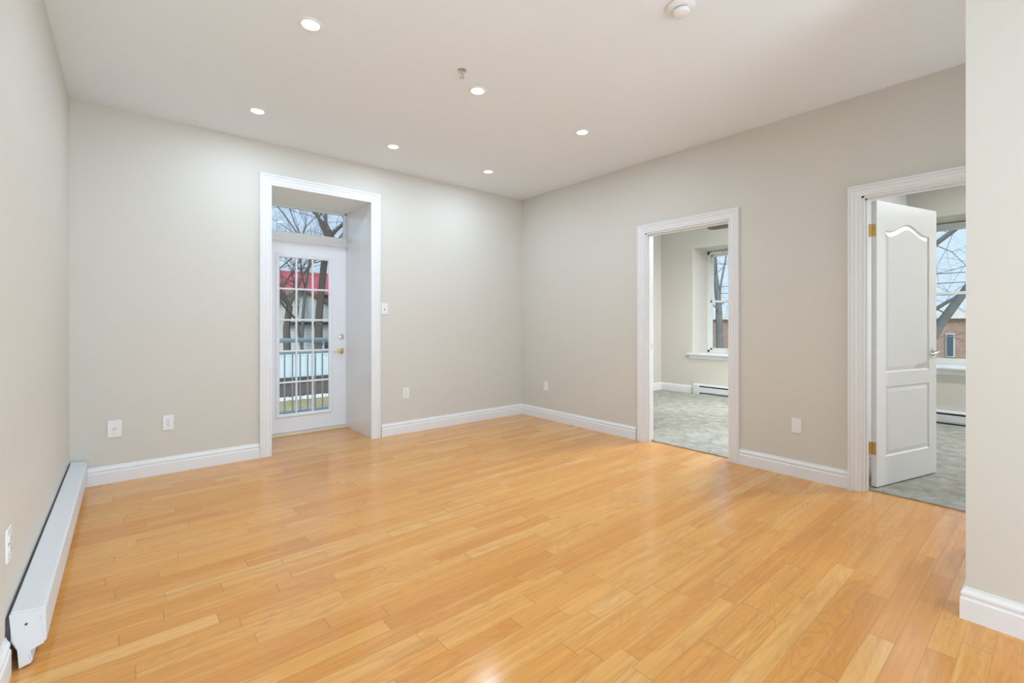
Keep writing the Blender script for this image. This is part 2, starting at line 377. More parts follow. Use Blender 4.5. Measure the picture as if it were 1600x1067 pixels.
# ------------------------------------------------------------------ casings
CAS = [(0, 0), (0, 0.012), (0.004, 0.015), (0.012, 0.015), (0.016, 0.0115), (0.020, 0.0150), (0.040, 0.0185), (0.044, 0.0145), (0.049, 0.0195), (0.062, 0.0225), (0.066, 0.019), (0.070, 0.026), (0.080, 0.026), (0.083, 0.022), (0.083, 0)]
def casing(path, N, side, w, name, label, z0=0.0):
    k = w/0.083
    o = MB().sweep(path, N, [(a*k, b) for a, b in CAS], side).build(name, 'trim')
    return struct(o, label, 'door trim')
casing([(BX0+0.011, YB, 0), (BX0+0.011, YB, BZ-0.008), (BX1-0.011, YB, BZ-0.008), (BX1-0.011, YB, 0)], (0, -1, 0), 1, 0.098, 'trim_1', 'tall white fluted casing around the balcony door')
casing([(XR, D1[0]+0.008, 0), (XR, D1[0]+0.008, DZ-0.004), (XR, D1[1]-0.004, DZ-0.004), (XR, D1[1]-0.004, 0)], (-1, 0, 0), -1, 0.085, 'trim_2', 'white fluted casing around the empty bedroom doorway')
casing([(XR, D2[0]+0.008, 0), (XR, D2[0]+0.008, DZ-0.004), (XR, D2[1]-0.003, DZ-0.004), (XR, D2[1]-0.003, 0)], (-1, 0, 0), -1, 0.078, 'trim_3', 'white fluted casing around the doorway with the open door')
casing([(XR2, D1[0]+0.008, 0), (XR2, D1[0]+0.008, DZ-0.004), (XR2, D1[1]-0.004, DZ-0.004), (XR2, D1[1]-0.004, 0)], (1, 0, 0), 1, 0.083, 'trim_4', None)
casing([(XR2, D2[0]+0.008, 0), (XR2, D2[0]+0.008, DZ-0.004), (XR2, D2[1]+0.012, DZ-0.004), (XR2, D2[1]+0.012, 0)], (1, 0, 0), 1, 0.07, 'trim_5', None)
# jamb linings with stop strips
def jamb(D, name, label, stop):
    mb = MB(); t = 0.018
    mb.box(XR-0.002, XR2+0.002, D[1]-t, D[1]+0.001, 0, DZ)
    mb.box(XR-0.002, XR2+0.002, D[0]-0.001, D[0]+t, 0, DZ)
    mb.box(XR-0.002, XR2+0.002, D[0], D[1], DZ-t, DZ+0.001)
    s0, s1 = stop
    mb.box(s0, s1, D[1]-t-0.011, D[1]-t, 0, DZ-t); mb.box(s0, s1, D[0]+t, D[0]+t+0.011, 0, DZ-t)
    mb.box(s0, s1, D[0]+t, D[1]-t, DZ-t-0.011, DZ-t)
    return struct(mb.build(name, 'trim', bevel=0.0012), label, 'door frame')
jf1 = jamb(D1, 'trim_6', 'white door jamb of the empty doorway with a latch plate', (XR+0.028, XR+0.064))
jf2 = jamb(D2, 'trim_7', 'white door jamb behind the open panel door', (XR+0.028, XR+0.064))
tag(MB().box(XR+0.066, XR+0.100, D1[1]-0.0195, D1[1]-0.0175, 0.93, 0.99).build('strike_plate', 'chrome', jf1), 'small metal strike plate')
# ------------------------------------------------------------------ balcony door, reveal and transom
rv = MB()
rv.box(BX1, BX1+0.012, YB+0.0005, YBO, 0, BZ); rv.box(BX0-0.012, BX0, YB+0.0005, YBO, 0, BZ); rv.box(BX0-0.012, BX1+0.012, YB+0.0005, YBO, BZ, BZ+0.012)
struct(rv.build('trim_8', 'reveal', bevel=0.001), 'glossy white deep reveal boards lining the balcony door recess', 'door reveal')
struct(MB().box(BX0, BX1, BDY-0.035, BDY+0.09, 0, 0.030).build('trim_9', 'threshold', bevel=0.004), 'pale wooden threshold under the balcony door', 'threshold')
bar = MB().box(BX0, BX1, BDY-0.012, BDY+0.08, 2.062, 2.155)
bar.sweep([(BX0, BDY-0.012, 2.085), (BX1, BDY-0.012, 2.085)], (0, -1, 0), [(0, 0), (0, 0.018), (0.018, 0.018), (0.028, 0.006), (0.036, 0)], -1)
bar.box(BX0, BX0+0.02, BDY, BDY+0.08, 0.03, 2.07).box(BX1-0.010, BX1, BDY, BDY+0.08, 0.03, 2.07)
struct(bar.build('trim_10', 'trim', bevel=0.002), 'white transom bar between the balcony door and the light above', 'door frame')
tr = empty('window_1', (1.46, BDY, 2.15)); struct(tr, 'wide low transom window above the balcony door', 'window')
f = MB(); f.box(BX0, BX0+0.022, BDY+0.01, BDY+0.07, 2.15, 2.44).box(BX1-0.022, BX1, BDY+0.01, BDY+0.07, 2.15, 2.44).box(BX0, BX1, BDY+0.01, BDY+0.07, 2.426, 2.44).box(BX0, BX1, BDY+0.01, BDY+0.07, 2.15, 2.162)
def child(mb, name, m, root, **k):
    o = mb.build(name, m, None, **k); o.parent = root; o.matrix_parent_inverse = root_inv(root); return o
def root_inv(root):
    return (Matrix.Translation(root.location) @ root.rotation_euler.to_matrix().to_4x4()).inverted()
child(f, 'window_frame', 'vinyl', tr, bevel=0.002)
child(MB().box(BX0+0.02, BX1-0.02, BDY+0.035, BDY+0.041, 2.158, 2.43), 'glass_pane', 'glass', tr)
dr = empty('door_1', (1.46, BDY, 0.03)); struct(dr, 'white exterior door with a fifteen-lite glazed panel and brass lever', 'door')
lx0, lx1, lz0, lz1 = BX0+0.022, BX1-0.012, 0.034, 2.058
gx0, gx1, gz0, gz1 = 1.225, 1.730, 0.229, 1.888
lf = MB()
lf.box(lx0, gx0-0.01, BDY, BDY+0.044, lz0, lz1).box(gx1+0.01, lx1, BDY, BDY+0.044, lz0, lz1)
lf.box(gx0-0.01, gx1+0.01, BDY, BDY+0.044, lz0, gz0-0.01).box(gx0-0.01, gx1+0.01, BDY, BDY+0.044, gz1+0.01, lz1)
bmesh.ops.remove_doubles(lf.bm, verts=lf.bm.verts, dist=1e-5)
child(lf, 'door_leaf', 'door', dr)
gf = MB().sweep([(gx0, BDY, gz0), (gx0, BDY, gz1), (gx1, BDY, gz1), (gx1, BDY, gz0)], (0, -1, 0), [(0, -0.012), (0, 0.004), (0.006, 0.010), (0.016, 0.0125), (0.028, 0.0125), (0.036, 0.008), (0.040, 0), (0.038, -0.002)], 1, closed=True)
child(gf, 'glazing_frame', 'door', dr)
mu = MB()
for i in (1, 2):
    cx = gx0+(gx1-gx0)*i/3; mu.prism([(cx-0.011, BDY+0.012), (cx-0.006, BDY-0.002), (cx+0.006, BDY-0.002), (cx+0.011, BDY+0.012)], 2, gz0, gz1)
for i in range(1, 5):
    cz = gz0+(gz1-gz0)*i/5; mu.prism([(BDY+0.012, cz-0.011), (BDY-0.001, cz-0.006), (BDY-0.001, cz+0.006), (BDY+0.012, cz+0.011)], 0, gx0, gx1)
child(mu, 'muntin_grid', 'door', dr)
child(MB().box(gx0-0.008, gx1+0.008, BDY+0.016, BDY+0.022, gz0-0.008, gz1+0.008), 'glass_pane', 'glass', dr)
dbk = child(MB().lathe([(0, 0), (0.030, 0), (0.030, 0.006), (0.026, 0.012), (0.014, 0.014), (0.0, 0.014)], (1.868, BDY, 1.035), (0, -1, 0), 28), 'deadbolt', 'chrome', dr, smooth=True)
tn = MB().box(1.861, 1.875, BDY-0.028, BDY-0.012, 1.020, 1.050).build('thumb_turn', 'chrome'); tn.parent = dbk; tn.matrix_parent_inverse = root_inv(dr); tn.matrix_parent_inverse = Matrix.Identity(4)
dbk['label'] = 'satin nickel deadbolt'
lv = MB().lathe([(0, 0), (0.033, 0), (0.033, 0.005), (0.029, 0.011), (0.014, 0.014), (0.012, 0.034), (0.012, 0.05), (0, 0.05)], (1.868, BDY, 0.874), (0, -1, 0), 28)
pts = [(1.868, -0.044, 0.874), (1.850, -0.052, 0.875), (1.825, -0.055, 0.872), (1.795, -0.053, 0.867), (1.768, -0.048, 0.866)]
for a, b, r0, r1 in zip(pts, pts[1:], (0.010, 0.0095, 0.008, 0.007), (0.0095, 0.008, 0.007, 0.0055)):
    lv.tube((a[0], BDY+a[1], a[2]), (b[0], BDY+b[1], b[2]), r0, r1, 12)
child(lv, 'lever_handle', 'brass', dr, smooth=True)['label'] = 'polished brass lever handle'
hg = [(1.868, 1.035)]
child(MB().box(lx1-0.001, lx1+0.003, BDY+0.004, BDY+0.03, lz0, lz1), 'weather_strip', 'seam', dr)  # dark strip: shade of the gap at the door edge, put in as colour
# ------------------------------------------------------------------ open panel door
P0 = Vector((4.116, 0.850, 0.0)); u = Vector((4.889-4.116, 0.634-0.850, 0)).normalized(); LW = 0.802
pd = empty('door_2', (P0.x, P0.y, 0.02), math.atan2(u.y, u.x)); struct(pd, 'white two-panel arched bedroom door standing open on brass hinges', 'door')
T, LH = 0.035, 2.054
def arch_loop(x0, x1, z0, zs, zp):
    pts = [(x0, z0), (x1, z0), (x1, zs)]
    w = x1-x0; n = 22
    for i in range(1, n):
        t = i/n; s_ = abs(2*t-1)
        h = (zp-zs)*(0.5+0.5*math.cos(math.pi*min(1, s_/0.86)))
        pts.append((x1-w*t, zs+h))
    pts.append((x0, zs)); return pts
def offset(loop, d):                            # inward offset of a counter-clockwise loop
    n = len(loop); out = []
    for i in range(n):
        a, b, c = Vector(loop[i-1]), Vector(loop[i]), Vector(loop[(i+1) % n])
        e0 = (b-a).normalized(); e1 = (c-b).normalized(); n0 = Vector((-e0.y, e0.x)); n1 = Vector((-e1.y, e1.x))
        m = (n0+n1)/max(0.3, 1+n0.dot(n1)); out.append((b.x+m.x*d, b.y+m.y*d))
    return out
def panel_leaf():
    bm = bmesh.new()
    loops = [arch_loop(0.112, 0.700, 0.815, 1.845, 1.912), arch_loop(0.112, 0.700, 0.205, 0.712, 0.712)]
    steps = [(0.0, 0.0), (0.005, 0.007), (0.011, 0.0085), (0.016, 0.0075), (0.040, 0.002), (0.044, 0.002)]
    for sgn, y0 in ((1, 0.0), (-1, T)):
        def V(p, dep): return bm.verts.new((p[0], y0+sgn*dep, p[1]))
        outer = [V(p, 0) for p in [(0, 0), (LW, 0), (LW, LH), (0, LH)]]
        edges = [bm.edges.new((outer[i], outer[(i+1) % 4])) for i in range(4)]
        for lp in loops:
            prev = None
            for k, (off, dep) in enumerate(steps):
                cur = [V(p, dep) for p in (offset(lp, off) if off else lp)]
                if k == 0: edges += [bm.edges.new((cur[i], cur[(i+1) % len(cur)])) for i in range(len(cur))]
                else:
                    for i in range(len(cur)):
                        j = (i+1) % len(cur); bm.faces.new([prev[i], prev[j], cur[j], cur[i]])
                prev = cur
            bm.faces.new(prev)
        bmesh.ops.triangle_fill(bm, use_beauty=True, edges=edges)
        if sgn == 1: A = outer
        else: B = outer
    for i in range(4):
        j = (i+1) % 4; bm.faces.new([A[i], A[j], B[j], B[i]])
    mb = MB(); mb.bm.free(); mb.bm = bm; return mb
panel_leaf().build('door_leaf', 'door', pd)
def hinge(z):
    h = MB()
    h.box(-0.0015, 0.0005, 0.004, 0.033, z-0.045, z+0.045)      # leaf on the door edge
    h.tube((-0.006, T+0.004, z-0.045), (-0.006, T+0.004, z+0.045), 0.006, n=14)
    h.tube((-0.006, T+0.004, z+0.045), (-0.006, T+0.004, z+0.051), 0.004, 0.002, n=14)
    for q in (-0.027, 0.0, 0.027):
        h.tube((-0.0015, 0.012+0.010*(q != 0), z+q), (-0.0035, 0.012+0.010*(q != 0), z+q), 0.0035, n=10)
    h.box(-0.030, -0.004, T+0.002, T+0.006, z-0.045, z+0.045)
    return h
hinge(1.843).build('hinge', 'brass', pd)['label'] = 'upper brass hinge'
hinge(0.272).build('hinge', 'brass', pd)['label'] = 'lower brass hinge'
kz = 0.948
for sg, yy in ((-1, 0.0), (1, T)):
    k = MB().lathe([(0, 0), (0.031, 0), (0.031, 0.004), (0.027, 0.010), (0.013, 0.013), (0.011, 0.030), (0.011, 0.042), (0, 0.042)], (0.750, yy, kz), (0, sg, 0), 28)
    q = [(0.750, 0.036, 0), (0.730, 0.042, 0.001), (0.700, 0.043, -0.004), (0.665, 0.040, -0.010), (0.630, 0.036, -0.010)]
    for a, b, r0, r1 in zip(q, q[1:], (0.010, 0.009, 0.008, 0.007), (0.009, 0.008, 0.007, 0.005)):
        k.tube((a[0], yy+sg*a[1], kz+a[2]), (b[0], yy+sg*b[1], kz+b[2]), r0, r1, 12)
    k.build('lever_handle', 'chrome', pd, smooth=True)
# ------------------------------------------------------------------ bedroom sash windows
def sash_window(W, name, label):
    y0, y1 = W; z0, z1 = WZ0+0.03, WZ1-0.012
    r = empty(name, (WX, (y0+y1)/2, WZ0)); struct(r, label, 'window')
    fw = 0.045
    fr = MB().box(WX, WX+0.09, y0, y0+fw, z0, z1).box(WX, WX+0.09, y1-fw, y1, z0, z1).box(WX, WX+0.09, y0, y1, z1-fw, z1).box(WX, WX+0.09, y0, y1, z0, z0+0.035)
    child(fr, 'window_frame', 'vinyl', r, bevel=0.003)
    zm = 1.560; s_ = 0.035
    def sash(xa, za, zb, nm):
        m_ = MB().box(xa, xa+0.03, y0+fw, y0+fw+s_, za, zb).box(xa, xa+0.03, y1-fw-s_, y1-fw, za, zb).box(xa, xa+0.03, y0+fw, y1-fw, zb-s_, zb).box(xa, xa+0.03, y0+fw, y1-fw, za, za+s_)
        o = child(m_, nm, 'vinyl', r, bevel=0.003)
        g_ = MB().box(xa+0.012, xa+0.018, y0+fw+0.02, y1-fw-0.02, za+0.02, zb-0.02).build('glass_pane', 'glass'); g_.parent = o
    sash(WX+0.048, zm-0.02, z1-fw, 'upper_sash'); sash(WX+0.012, z0+0.034, zm+0.018, 'lower_sash')
    sl = MB()
    prof = [(XF-0.050, WZ0+0.001), (XF-0.060, WZ0+0.008), (XF-0.060, WZ0+0.024), (XF-0.052, WZ0+0.030), (XF+0.001, WZ0+0.030), (XF+0.001, WZ0+0.001)]
    sl.prism([(p[0], p[1]) for p in prof], 1, y0-0.07, y1+0.07)
    sl.box(XF+0.001, WX+0.01, y0+0.001, y1-0.001, WZ0+0.001, WZ0+0.030)
    child(sl, 'window_sill', 'vinyl', r)
    ap = MB().prism([(XF, WZ0-0.062), (XF-0.012, WZ0-0.060), (XF-0.016, WZ0-0.040), (XF-0.022, WZ0), (XF, WZ0)], 1, y0-0.05, y1+0.05)
    child(ap, 'sill_apron', 'trim', r)
sash_window(W1, 'window_2', 'white double-hung window in the bedroom behind the empty doorway')
sash_window(W2, 'window_3', 'white double-hung window beside the open panel door')
# rear windows (behind the camera)
for n_, (a, b) in enumerate(((-0.10, 1.00), (1.30, 2.40))):
    r = empty('window_%d' % (4+n_), ((a+b)/2, YR-0.1, 0.7)); struct(r)
    fr = MB().box(a, a+0.05, YR-0.14, YR-0.06, 0.7, 2.4).box(b-0.05, b, YR-0.14, YR-0.06, 0.7, 2.4).box(a, b, YR-0.14, YR-0.06, 0.7, 0.75).box(a, b, YR-0.14, YR-0.06, 2.35, 2.4).box(a, b, YR-0.13, YR-0.07, 1.52, 1.57)
    child(fr, 'window_frame', 'vinyl', r); child(MB().box(a+0.04, b-0.04, YR-0.104, YR-0.098, 0.74, 2.36), 'glass_pane', 'glass', r)
# ------------------------------------------------------------------ heaters
def heater_big():
    y0, y1 = 2.312, 4.545
    r = empty('baseboard_heater', (XL+0.05, (y0+y1)/2, 0)); tag(r, 'long white electric baseboard heater along the left wall', 'heater')
    w = XL+0.010
    body = [(w, 0.196), (w+0.003, 0.200), (XL+0.090, 0.189), (XL+0.098, 0.180), (XL+0.098, 0.075), (XL+0.092, 0.068), (XL+0.062, 0.054), (XL+0.058, 0.058), (XL+0.088, 0.074), (XL+0.091, 0.170), (w, 0.186)]
    prof = [(w, 0.196), (w+0.003, 0.199), (XL+0.090, 0.188), (XL+0.097, 0.180), (XL+0.099, 0.070), (XL+0.093, 0.065), (XL+0.060, 0.054), (XL+0.060, 0.040), (XL+0.064, 0.008), (XL+0.030, 0.004), (XL+0.026, 0.060), (w, 0.100)]
    child(MB().prism(prof, 1, y0+0.012, y1), 'body', 'heater', r, bevel=0.0015)
    cap = [(w-0.001, 0.194), (w+0.002, 0.197), (XL+0.089, 0.186), (XL+0.092, 0.178), (XL+0.092, 0.168), (XL+0.082, 0.168), (XL+0.085, 0.150), (XL+0.096, 0.078), (XL+0.093, 0.066), (XL+0.059, 0.053), (XL+0.056, 0.036), (XL+0.062, 0.010), (XL+0.032, 0.002), (XL+0.028, 0.070), (XL+0.014, 0.110)]
    child(MB().prism(cap, 1, y0, y0+0.012), 'end_cap', 'heater', r, bevel=0.001)
    sl = MB()
    sl.prism([(XL+0.001, 0.10), (XL+0.001, 0.185), (XL+0.010, 0.185), (XL+0.010, 0.10)], 1, y0+0.004, y1)
    child(sl, 'back_plate', 'heater_dark', r)  # dark strip coloured as the shade in the gap behind the heater
    child(MB().tube((XL+0.050, y0+0.001, 0.150), (XL+0.050, y0-0.0015, 0.150), 0.004, n=12), 'cap_screw', 'heater_dark', r)
heater_big()
def heater_small(ya, yb, label):
    z = 0.012; x = XF
    r = empty('baseboard_heater', (x-0.03, (ya+yb)/2, z)); tag(r, label, 'heater')
    body = MB().prism([(x-0.001, z+0.03), (x-0.050, z+0.03), (x-0.062, z+0.04), (x-0.066, z+0.050), (x-0.066, z+0.118), (x-0.060, z+0.122), (x-0.001, z+0.122)], 1, ya, yb)
    body.prism([(x-0.001, z+0.150), (x-0.050, z+0.150), (x-0.068, z+0.146), (x-0.066, z+0.158), (x-0.050, z+0.168), (x-0.001, z+0.170)], 1, ya, yb)
    body.box(x-0.062, x-0.001, ya, yb, z+0.001, z+0.012)
    child(body, 'body', 'heater', r)
    child(MB().box(x-0.050, x-0.001, ya, yb, z+0.120, z+0.152).box(x-0.048, x-0.001, ya, yb, z+0.010, z+0.032), 'air_slots', 'heater_dark', r)
    for nm, a in (('end_cap', yb-0.10), ('end_cap', ya)):
        child(MB().prism([(x-0.001, z), (x-0.066, z), (x-0.071, z+0.05), (x-0.071, z+0.155), (x-0.052, z+0.172), (x-0.001, z+0.173)], 1, a, a+0.10), nm, 'heater', r, bevel=0.002)
heater_small(2.95, 3.93, 'small white baseboard heater under the window of the first bedroom')
heater_small(0.10, 1.10, 'white baseboard heater beyond the open panel door')
# ------------------------------------------------------------------ wall plates
def plate(name, label, cat, pos, face, w=0.072, h=0.118, kind='duplex', group=None):
    # local: x right along wall, -y out of the wall
    r = empty(name, pos, face); tag(r, label, cat, group)
    def rr(w, h, c=0.006):
        return [(-w/2+c, -h/2), (w/2-c, -h/2), (w/2, -h/2+c), (w/2, h/2-c), (w/2-c, h/2), (-w/2+c, h/2), (-w/2, h/2-c), (-w/2, -h/2+c)]
    MB().prism(rr(w, h), 1, -0.0065, 0).build('cover_plate', 'plastic', r, bevel=0.0025)
    def pc(mb, nm='slot', m='slot', par=r): return mb.build(nm, m, par)
    if kind == 'duplex':
        for s_ in (-1, 1):
            rc = pc(MB().prism([(0.017*math.cos(a), s_*0.0195+0.0145*max(-0.85, min(0.85, math.sin(a)))) for a in [i*math.pi/10 for i in range(20)]], 1, -0.009, -0.006), 'receptacle', 'plastic')
            for (cx, hh) in ((-0.0065, 0.0065), (0.0065, 0.008)): pc(MB().box(cx-0.0013, cx+0.0013, -0.0094, -0.0088, s_*0.0195+0.001, s_*0.0195+0.001+hh), par=rc)
            pc(MB().tube((0, -0.0088, s_*0.0195-0.006), (0, -0.0094, s_*0.0195-0.006), 0.0028, n=10), 'ground_hole', par=rc)
        pc(MB().tube((0, -0.0063, 0), (0, -0.0075, 0), 0.003, n=10), 'screw')
    elif kind == 'switch':
        pc(MB().prism([(-0.008, -0.018), (0.008, -0.018), (0.008, 0.018), (-0.008, 0.018)], 1, -0.0075, -0.006), 'switch_bezel', 'plastic')
        pc(MB().box(-0.0045, 0.0045, -0.019, -0.007, -0.003, 0.011), 'toggle', 'plastic')
        pc(MB().box(-0.0055, 0.0055, -0.0082, -0.0074, -0.013, -0.002))
        for z in (-0.030, 0.030): pc(MB().tube((0, -0.0063, z), (0, -0.0073, z), 0.0022, n=10), 'screw')
    elif kind == 'coax':
        pc(MB().tube((0, -0.006, 0), (0, -0.016, 0), 0.0055, n=12), 'cable_jack', 'chrome')
        pc(MB().tube((0, -0.0063, 0), (0, -0.0085, 0), 0.0085, n=6), 'jack_nut')
        for z in (-0.042, 0.042): pc(MB().tube((0, -0.0063, z), (0, -0.0070, z), 0.0015, n=8), 'screw')
    elif kind == 'decora':
        rc = pc(MB().prism([(-0.0165, -0.0335), (0.0165, -0.0335), (0.0165, 0.0335), (-0.0165, 0.0335)], 1, -0.009, -0.006), 'insert', 'plastic')
        for s_ in (-1, 1):
            for cx in (-0.006, 0.006): pc(MB().box(cx-0.001, cx+0.001, -0.0094, -0.0088, s_*0.017, s_*0.017+0.006), par=rc)
    else:
        for z in (-0.040, 0.040): pc(MB().tube((0, -0.0063, z), (0, -0.0072, z), 0.0026, n=10), 'screw', 'plastic')
    return r
FB, FR_, FL = 0.0, R(-90), R(90)                # facing the room from the back, right and left walls
plate('wall_plate', 'white cable jack plate nearest the left corner of the back wall', 'wall plate', (-0.074, YB, 0.400), FB, 0.082, 0.124, 'coax')
plate('power_outlet', 'white duplex outlet just left of the balcony door casing', 'outlet', (0.249, YB, 0.401), FB, 0.072, 0.118)
plate('light_switch', 'white toggle light switch right of the balcony door casing', 'switch', (2.073, YB, 1.342), FB, 0.074, 0.118, 'switch')
plate('power_outlet', 'white duplex outlet right of the balcony door, low on the back wall', 'outlet', (2.322, YB, 0.434), FB, 0.070, 0.118)
plate('power_outlet', 'small white rectangular outlet on the right wall by the far corner', 'outlet', (XR, 4.113, 0.413), FR_, 0.072, 0.116, 'decora')
plate('wall_plate', 'blank white cover plate low on the wall between the two doorways', 'wall plate', (XR, 1.322, 0.398), FR_, 0.070, 0.114, 'blank')
plate('power_outlet', 'white outlet at the left edge of the photo above the heater', 'outlet', (XL, 2.345, 0.430), FL, 0.072, 0.118, 'duplex')
# ------------------------------------------------------------------ ceiling fittings
def downlight(first=True):
    r = empty('recessed_light', (0, 0, H)); 
    MB().lathe([(0.044, 0.0005), (0.0455, -0.004), (0.052, -0.0065), (0.060, -0.005), (0.063, 0.0)], (0, 0, 0), (0, 0, 1), 40).build('trim_ring', 'plastic', r, smooth=True)
    MB().lathe([(0.0455, 0.0), (0.0455, -0.004), (0.035, -0.0065), (0.018, -0.008), (0, -0.0085)], (0, 0, 0), (0, 0, 1), 40).build('lens', 'lens', r, smooth=True)
    return r
proto = downlight()
spots = [(0.760, 3.930, 'recessed ceiling light nearest the left corner, far row'),
         (1.868, 3.930, 'recessed ceiling light in the middle of the far row'),
         (2.955, 3.930, 'recessed ceiling light nearest the far right corner, the smallest looking one'),
         (0.760, 2.605, 'recessed ceiling light nearest the camera, the largest looking one'),
         (1.868, 2.605, 'recessed ceiling light beside the fire sprinkler'),
         (2.955, 2.605, 'recessed ceiling light nearest the right wall in the near row'),
         (0.760, -0.05, 'recessed ceiling light behind the camera, left'), (1.868, -2.40, 'recessed ceiling light behind the camera, right'),  # rear lights are unseen, added to brighten the near part of the room
         (0.760, -1.90, 'recessed ceiling light by the rear windows, left')]
for i, (x, y, lab) in enumerate(spots):
    o = proto if i == 0 else copy_tree(proto)
    o.location = (x, y, H); tag(o, lab, 'ceiling light', 'recessed ceiling lights')
    area('downlight_lamp', (x, y, H-0.0095), (0, 0, 0), 0.085, 0.085, LAMPW, LAMPC, 'DISK')
# unseen ceiling lights added to brighten the bedrooms and hallway
for x, y, lab, pw in ((6.45, -0.75, 'recessed light of the second bedroom', 50), (3.4, -1.6, 'recessed light of the hallway', 16), (6.3, 1.75, 'recessed light of the first bedroom', 38)):
    o = copy_tree(proto); o.location = (x, y, H); tag(o, lab, 'ceiling light')
    area('downlight_lamp', (x, y, H-0.0095), (0, 0, 0), 0.085, 0.085, pw, (0.93, 0.97, 1.0), 'DISK')
sp = empty('fire_sprinkler', (1.641, 2.460, H)); tag(sp, 'small chrome fire sprinkler head on the ceiling', 'sprinkler')
MB().lathe([(0, 0), (0.030, 0), (0.030, -0.002), (0.022, -0.006), (0.012, -0.008), (0, -0.008)], n=28).build('escutcheon', 'chrome', sp, smooth=True)
s2 = MB().tube((0, 0, -0.006), (0, 0, -0.020), 0.009, 0.007, 14)
for a in (0, math.pi):
    c, s_ = math.cos(a), math.sin(a)
    for p, q in (((0.008*c, 0.008*s_, -0.018), (0.014*c, 0.014*s_, -0.030)), ((0.014*c, 0.014*s_, -0.030), (0.003*c, 0.003*s_, -0.046))): s2.tube(p, q, 0.0025, n=8)
s2.tube((0, 0, -0.020), (0, 0, -0.044), 0.003, n=8)
s2.build('sprinkler_frame', 'chrome', sp)
df = MB().lathe([(0, -0.046), (0.006, -0.046), (0.006, -0.050), (0, -0.050)], n=16)
for i in range(10):
    a = i*math.pi/5; df.tube((0.005*math.cos(a), 0.005*math.sin(a), -0.0485), (0.015*math.cos(a), 0.015*math.sin(a), -0.0490), 0.0018, n=6)
df.build('deflector', 'chrome', sp)
sm = empty('smoke_detector', (2.158, 1.240, H)); tag(sm, 'round white smoke detector on the ceiling at the top edge', 'smoke detector')
MB().lathe([(0, 0), (0.066, 0), (0.070, -0.004), (0.070, -0.014), (0.064, -0.020), (0.044, -0.024), (0, -0.024)], n=48).build('base', 'plastic', sm, smooth=True)
MB().lathe([(0.034, -0.022), (0.034, -0.032), (0, -0.032)], n=48).build('vent_ring', 'slot', sm)
MB().lathe([(0, -0.030), (0.041, -0.030), (0.043, -0.036), (0.040, -0.046), (0.032, -0.051), (0, -0.053)], n=48).build('cap', 'plastic', sm, smooth=True)
for a in (0.4, 2.5, 4.6): MB().box(0.036*math.cos(a)-0.005, 0.036*math.cos(a)+0.005, 0.036*math.sin(a)-0.005, 0.036*math.sin(a)+0.005, -0.034, -0.022).build('cap_clip', 'plastic', sm)
# ceiling fan in the first bedroom
fn = empty('ceiling_fan', (5.80, 2.26, H)); tag(fn, 'dark brown ceiling fan blade glimpsed at the top of the first doorway', 'ceiling fan')
MB().lathe([(0, 0), (0.07, 0), (0.065, -0.04), (0.02, -0.06), (0.013, -0.07), (0.013, -0.27), (0.06, -0.29), (0.10, -0.33), (0.10, -0.41), (0.06, -0.45), (0, -0.46)], n=32).build('motor_housing', 'fanmetal', fn, smooth=True)
FANZ, FANA = -0.405, 1.72
for i in range(5):
    a = FANA+i*2*math.pi/5
    b = MB().prism([(0.15, -0.05), (0.35, -0.066), (0.60, -0.07), (0.645, -0.055), (0.66, 0.0), (0.645, 0.055), (0.60, 0.07), (0.35, 0.066), (0.15, 0.05)], 2, -0.003, 0.003)
    bmesh.ops.rotate(b.bm, verts=b.bm.verts, cent=(0, 0, 0), matrix=Matrix.Rotation(R(12), 3, 'X'))
    bmesh.ops.rotate(b.bm, verts=b.bm.verts, cent=(0, 0, 0), matrix=Matrix.Rotation(a, 3, 'Z'))
    bmesh.ops.translate(b.bm, verts=b.bm.verts, vec=(0, 0, FANZ))
    bl = b.build('fan_blade', 'fan', fn)
    MB().tube((0.09*math.cos(a), 0.09*math.sin(a), FANZ), (0.2*math.cos(a), 0.2*math.sin(a), FANZ), 0.010, n=8).build('blade_arm', 'fanmetal', bl)
MB().lathe([(0, -0.455), (0.07, -0.455), (0.085, -0.48), (0.07, -0.52), (0, -0.54)], n=32).build('light_bowl', 'lens', fn, smooth=True)  # glowing bowl added out of view under the fan
area('fan_lamp', (5.80, 2.26, H-0.545), (0, 0, 0), 0.12, 0.12, 30, (0.93, 0.97, 1.0), 'DISK')  # lamp added with the bowl to brighten the first bedroom
# ------------------------------------------------------------------ balcony
dk = tag(MB().box(-0.6, 3.6, YBO+0.001, 6.80, -0.30, -0.16).build('balcony_deck', 'deck'), 'grey balcony floor slab outside the glazed door', 'balcony')
rl = empty('balcony_railing', (1.5, 6.70, -0.16)); tag(rl, 'grey-green metal balcony railing with thin vertical bars', 'railing')
child(MB().tube((-0.6, 6.70, 0.955), (3.6, 6.70, 0.955), 0.030, n=16), 'top_rail', 'rail', rl, smooth=True)
child(MB().box(-0.6, 3.6, 6.69, 6.71, 0.765, 0.795), 'middle_rail', 'rail', rl)
child(MB().tube((-0.6, 6.70, -0.02), (3.6, 6.70, -0.02), 0.027, n=16), 'bottom_rail', 'rail', rl, smooth=True)
x = 1.552-0.1*20
i = 0
while x < 3.55:
    if x > -0.55: child(MB().box(x-0.008, x+0.008, 6.692, 6.708, -0.02, 0.775), 'baluster', 'rail', rl)
    x += 0.0985; i += 1
for x in (-0.6, 3.6): child(MB().box(x-0.025, x+0.025, 6.675, 6.725, -0.16, 0.97), 'post', 'rail', rl)
